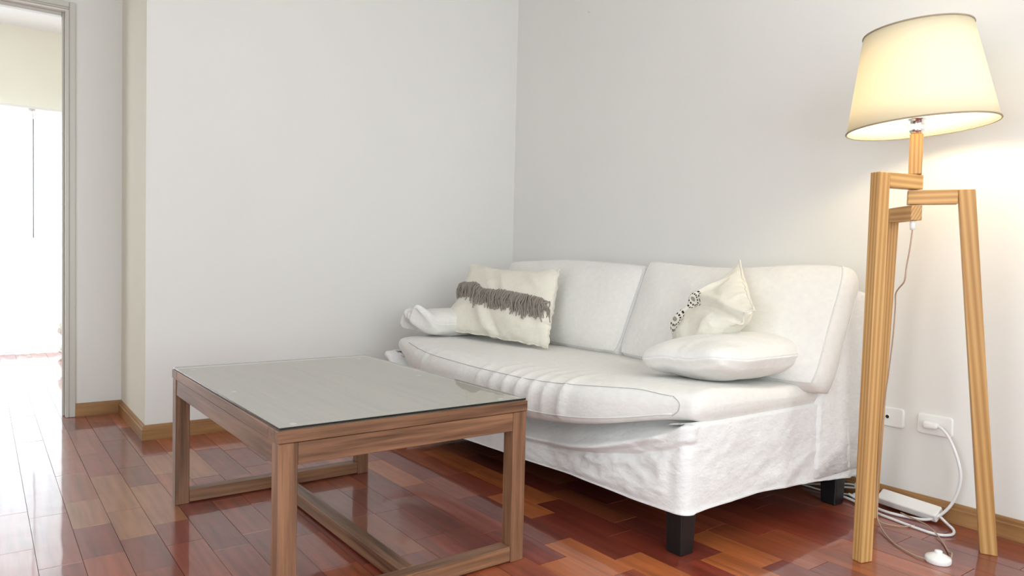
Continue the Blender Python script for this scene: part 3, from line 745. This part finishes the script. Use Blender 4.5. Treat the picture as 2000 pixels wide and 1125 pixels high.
# ------------------------------------------------------------------ tripod floor lamp
Q = Vector((-.345, -2.548, 0))
lamp = thing('floor_lamp', (-.37, -2.56, 0), 'lit pine tripod floor lamp with a cream tapered shade', 'floor lamp')
AW = .034
def lamp_leg(dirv, top, foot, z0, z1, endext=.018):
    """arm from the centre column out to the leg head, then the splayed leg down to the floor"""
    d = Vector((*dirv, 0)).normalized(); zc = (z0+z1)/2; top = Vector((*top, 0)); foot = Vector((*foot, 0)); s = Vector((d.y, -d.x, 0))
    beam('arm', Q+Vector((0, 0, zc))-d*endext, top+Vector((0, 0, zc))-d*.0225, AW, z1-z0-.0015, s, M_PINE, lamp, .0015)
    # leg: prism with horizontal head and foot cuts; built upright then sheared along its own splay
    hw, hd = AW/2, .0225; vs = []
    for c, z in ((foot, 0.), (top, z1-.0008)):
        for a, b in ((-1, -1), (1, -1), (1, 1), (-1, 1)): vs.append(Vector((c.x, c.y, z))+s*(hw*a)+d*(hd*b))
    bm = bmesh.new(); org = Vector((top.x, top.y, z1)); ax = (org-Vector((foot.x, foot.y, 0))).normalized(); t1 = (s-ax*s.dot(ax)).normalized(); t2 = ax.cross(t1)
    mw = Matrix(((t1.x, t2.x, ax.x, foot.x), (t1.y, t2.y, ax.y, foot.y), (t1.z, t2.z, ax.z, 0), (0, 0, 0, 1))); inv = mw.inverted()
    bv = [bm.verts.new(inv @ v) for v in vs]
    for f in ((3, 2, 1, 0), (4, 5, 6, 7), (0, 1, 5, 4), (1, 2, 6, 5), (2, 3, 7, 6), (3, 0, 4, 7)): bm.faces.new([bv[k] for k in f])
    bmesh.ops.bevel(bm, geom=list(bm.edges), offset=.002, segments=1, affect='EDGES')
    P(from_bm('leg', bm, M_PINE, None, False, mw), lamp)
lamp_leg((-.96, .25), (-.478, -2.508), (-.585, -2.556), 1.109, 1.155)
lamp_leg((.45, -.89), (-.277, -2.668), (-.200, -2.747), 1.062, 1.1075)
lamp_leg((.55, .83), (-.262, -2.440), (-.192, -2.377), 1.013, 1.0605)
d = Vector((-.96, .25, 0)).normalized()
beam('post', Q+Vector((0, 0, 1.1555)), Q+Vector((0, 0, 1.279)), .037, .037, (.407, -.913, 0), M_PINE, lamp, .002)
QM = Matrix.Translation(Q)
lathe('socket', [(.012, 1.2792), (.017, 1.282), (.021, 1.289), (.022, 1.296), (.020, 1.301), (.020, 1.322), (.027, 1.324), (.027, 1.330), (.018, 1.332), (.018, 1.345)], M_CHROME, QM, lamp, 32, True, True)
bz = 1.40
lathe('bulb', [(.013, 1.3455), (.016, 1.36), (.026, 1.378), (.030, 1.395), (.028, 1.412), (.020, 1.424), (.008, 1.430), (.001, 1.431)], M_BULB, QM, lamp, 24, True, True)
# shade: slightly tipped drum-cone, with taped rims and a wire spider on the socket
SC = Vector((-.333, -2.553, 1.302)); tx, ty = .048, -.056
nrm = Vector((-tx, -ty, 1)).normalized(); ex = Vector((1, 0, tx)).normalized(); ey = nrm.cross(ex)
SM = Matrix(((ex.x, ey.x, nrm.x, SC.x), (ex.y, ey.y, nrm.y, SC.y), (ex.z, ey.z, nrm.z, SC.z), (0, 0, 0, 1)))
RB, RTp, SH = .209, .150, .296
sh = lathe('shade', [(RB, 0), (RB+(RTp-RB)*.25, SH*.25), (RB+(RTp-RB)*.5, SH*.5), (RB+(RTp-RB)*.75, SH*.75), (RTp, SH)], M_SHADE, SM, lamp, 96)
sh.data.materials.append(M_LINING); md = sh.modifiers.new('thickness', 'SOLIDIFY'); md.thickness = .0012; md.material_offset = 1
for r_, z_ in ((RB+.0005, .001), (RTp+.0005, SH-.001)):
    tube('rim', [SM @ Vector((r_*math.cos(2*PI*i/96), r_*math.sin(2*PI*i/96), z_)) for i in range(96)], .0028, M_TAPE, sh, 6, closed=True, raw=True)
hub = SM.inverted() @ Vector((Q.x, Q.y, 1.336))
for i in range(3):
    a = 2*PI*i/3+.6; tube('spider', [SM @ (hub+Vector((.024*math.cos(a), .024*math.sin(a), 0))), SM @ Vector((.12*math.cos(a), .12*math.sin(a), .03)), SM @ Vector(((RB-.012)*math.cos(a), (RB-.012)*math.sin(a), .045))], .0018, M_CHROME, sh, 6, 6)
# cord under the lamp head, floor switch in line
lathe('cord_grip', [(.007, .985), (.008, 1.0), (.009, 1.012)], M_PLASTIC, QM, lamp, 16, True, True)

# ------------------------------------------------------------------ wall sockets, plug, cables, power strip
def rounded_plate(name, y0, y1, z0, z1, root, th=.009):
    yc, zc, hy, hz = (y0+y1)/2, (z0+z1)/2, abs(y1-y0)/2, (z1-z0)/2; rings = []
    for ins_, x in ((0, -.0004), (0, -.005), (.001, -.0072), (.0035, -.0088), (.007, -.0092)):
        r_ = .012-ins_*.6; pts = []
        for cy, cz, a0 in ((1, 1, 0), (-1, 1, PI/2), (-1, -1, PI), (1, -1, 3*PI/2)):
            for k in range(7): a = a0+PI/2*k/6; pts.append((x, yc+cy*(hy-ins_-r_)+r_*math.cos(a), zc+cz*(hz-ins_-r_)+r_*math.sin(a)))
        rings.append(pts)
    n = len(rings[0]); vs = [p_ for r_ in rings for p_ in r_]; fs = []
    for i in range(len(rings)-1):
        for k in range(n): l = (k+1) % n; fs.append((i*n+k, i*n+l, (i+1)*n+l, (i+1)*n+k))
    fs += [tuple(range(n-1, -1, -1)), tuple((len(rings)-1)*n+k for k in range(n))]
    bm = bmesh.new(); bv = [bm.verts.new(v) for v in vs]
    for f in fs: bm.faces.new([bv[k] for k in f])
    return P(from_bm(name, bm, M_PLASTIC, None, False), root)
s1 = thing('tv_socket', (0, -2.337, .285), 'white wall plate with a small round aerial socket, beside the lamp leg', 'wall socket')
rounded_plate('plate', -2.279, -2.395, .287, .358, s1)
RX = Matrix.Rotation(-PI/2, 4, 'Y')
lathe('socket_ring', [(.0092, 0), (.0092, .0022), (.0072, .0026), (.0066, .0005)], M_PLASTIC, Matrix.Translation((-.0092, -2.337, .3225)) @ RX, s1, 24)
lathe('socket_hole', [(.0062, 0), (.0062, .0012)], M_HOLE, Matrix.Translation((-.0094, -2.337, .3225)) @ RX, s1, 20, True, True)
s2 = thing('power_socket', (0, -2.498, .285), 'white wall plate with the plug and thick white cable in it', 'wall socket')
rounded_plate('plate', -2.440, -2.556, .286, .357, s2)
# plug and cable to the strip
plug = thing('power_strip', (-.055, -2.45, 0), 'white power strip lying along the baseboard with its plugged-in white cable', 'power strip')
bm = bmesh.new(); bbox(bm, (-.044, -2.519, .311), (-.0096, -2.471, .337), .009, 3)
for v in bm.verts:
    f = sm(-2.50, -2.52, v.co.y); v.co.z = .324+(v.co.z-.324)*(1-.35*f); v.co.x = -.028+(v.co.x+.028)*(1-.3*f)
P(from_bm('plug', bm, M_PLASTIC, None, True), plug)
sm_ = Matrix.Translation((-.052, -2.445, .034)) @ Matrix.Rotation(math.radians(-3), 4, 'Z') @ Matrix.Rotation(math.radians(2), 4, 'X') @ Matrix.Rotation(math.radians(-30), 4, 'Y')
bm = bmesh.new(); bbox(bm, (-.026, -.103, -.016), (.026, .103, .016), .007, 3)
sb = P(from_bm('strip_body', bm, M_PLASTIC, None, False, sm_), plug)
tube('cable', [(-.030, -2.519, .323), (-.034, -2.535, .318), (-.040, -2.562, .290), (-.045, -2.592, .225), (-.045, -2.602, .16), (-.050, -2.585, .085), (-.065, -2.552, .032), (-.085, -2.515, .010), (-.10, -2.46, .006), (-.11, -2.40, .006), (-.10, -2.34, .008), (-.085, -2.29, .012), (-.075, -2.24, .02)], .0050, M_CORD, plug, 10, 8)
tube('cable_loop', [(-.060, -2.548, .028), (-.070, -2.575, .014), (-.100, -2.610, .006), (-.150, -2.622, .005), (-.185, -2.590, .005), (-.18, -2.52, .005), (-.165, -2.45, .005), (-.15, -2.38, .006), (-.125, -2.32, .008), (-.10, -2.26, .01), (-.09, -2.2, .012)], .0046, M_CORD, plug, 10, 8)
tube('cable_inlet', [(-.05, -2.343, .040), (-.05, -2.32, .046), (-.048, -2.30, .058), (-.045, -2.285, .05), (-.05, -2.24, .04), (-.06, -2.18, .03)], .0038, M_CORD, plug, 10, 8)
# two plugs seen behind the sofa leg
for i, (x, z) in enumerate(((-.055, .055), (-.065, .018))):
    g = thing('cable_plug', (x, -2.28, z-.01), ('upper' if i == 0 else 'lower')+' of two white cable plugs on the floor behind the sofa leg', 'plug', 'white plugs behind the sofa leg')
    bm = bmesh.new(); bbox(bm, (x-.014, -2.30, z-.011), (x+.014, -2.255, z+.011), .005, 2); P(from_bm('plug_body', bm, M_PLASTIC, None, True), g)
    tube('cord', [(x, -2.256, z), (x-.004, -2.22, z-.004), (x-.01, -2.16, max(.006, z-.02)), (x-.01, -2.05, .006)], .0035, M_CORD, g, 8, 6)
# lamp cord: down the back leg to the floor switch, then on to the strip
tube('cord', [(Q.x, Q.y, .986), (Q.x-.002, Q.y+.004, .93), (-.345, -2.535, .87), (-.343, -2.53, .825), (-.315, -2.50, .80), (-.295, -2.482, .78), (-.285, -2.478, .74), (-.275, -2.470, .64), (-.262, -2.455, .52), (-.245, -2.436, .40), (-.225, -2.42, .25), (-.218, -2.412, .12), (-.225, -2.42, .06), (-.26, -2.44, .02), (-.33, -2.50, .006), (-.385, -2.56, .004), (-.42, -2.625, .004), (-.428, -2.665, .006)], .0023, M_LCORD, lamp, 6, 8)
tube('cord', [(-.385, -2.715, .008), (-.35, -2.705, .018), (-.31, -2.68, .006), (-.24, -2.635, .004), (-.18, -2.585, .010), (-.145, -2.545, .013), (-.12, -2.50, .012), (-.10, -2.44, .014)], .0023, M_LCORD, lamp, 6, 8)
tube('cord', [(-.225, -2.42, .05), (-.235, -2.43, .012), (-.225, -2.46, .004), (-.195, -2.50, .004), (-.17, -2.52, .010)], .0018, M_LCORD, lamp, 6, 8)
SWM = Matrix.Translation((-.405, -2.69, 0)) @ Matrix.Diagonal((1.22, 1.22, 1.22, 1))
sw = lathe('floor_switch', [(.027, .0005), (.0285, .003), (.0285, .011), (.027, .014), (.016, .0195), (.0105, .022), (.0, .0225)], M_PLASTIC, SWM, lamp, 40)
lathe('switch_button', [(.0085, .021), (.0088, .0275), (.0078, .029), (.0, .0293)], M_PLASTIC, SWM, sw, 24)
# picture hook left in the wall
hk = thing('wall_nail', (0, -.653, 2.21), 'small nail left high in the wall above the sofa', 'nail')
tube('pin', [(.0, -.653, 2.222), (-.008, -.653, 2.220), (-.014, -.653, 2.224)], .0018, M_CHROME, hk, 6, 4)
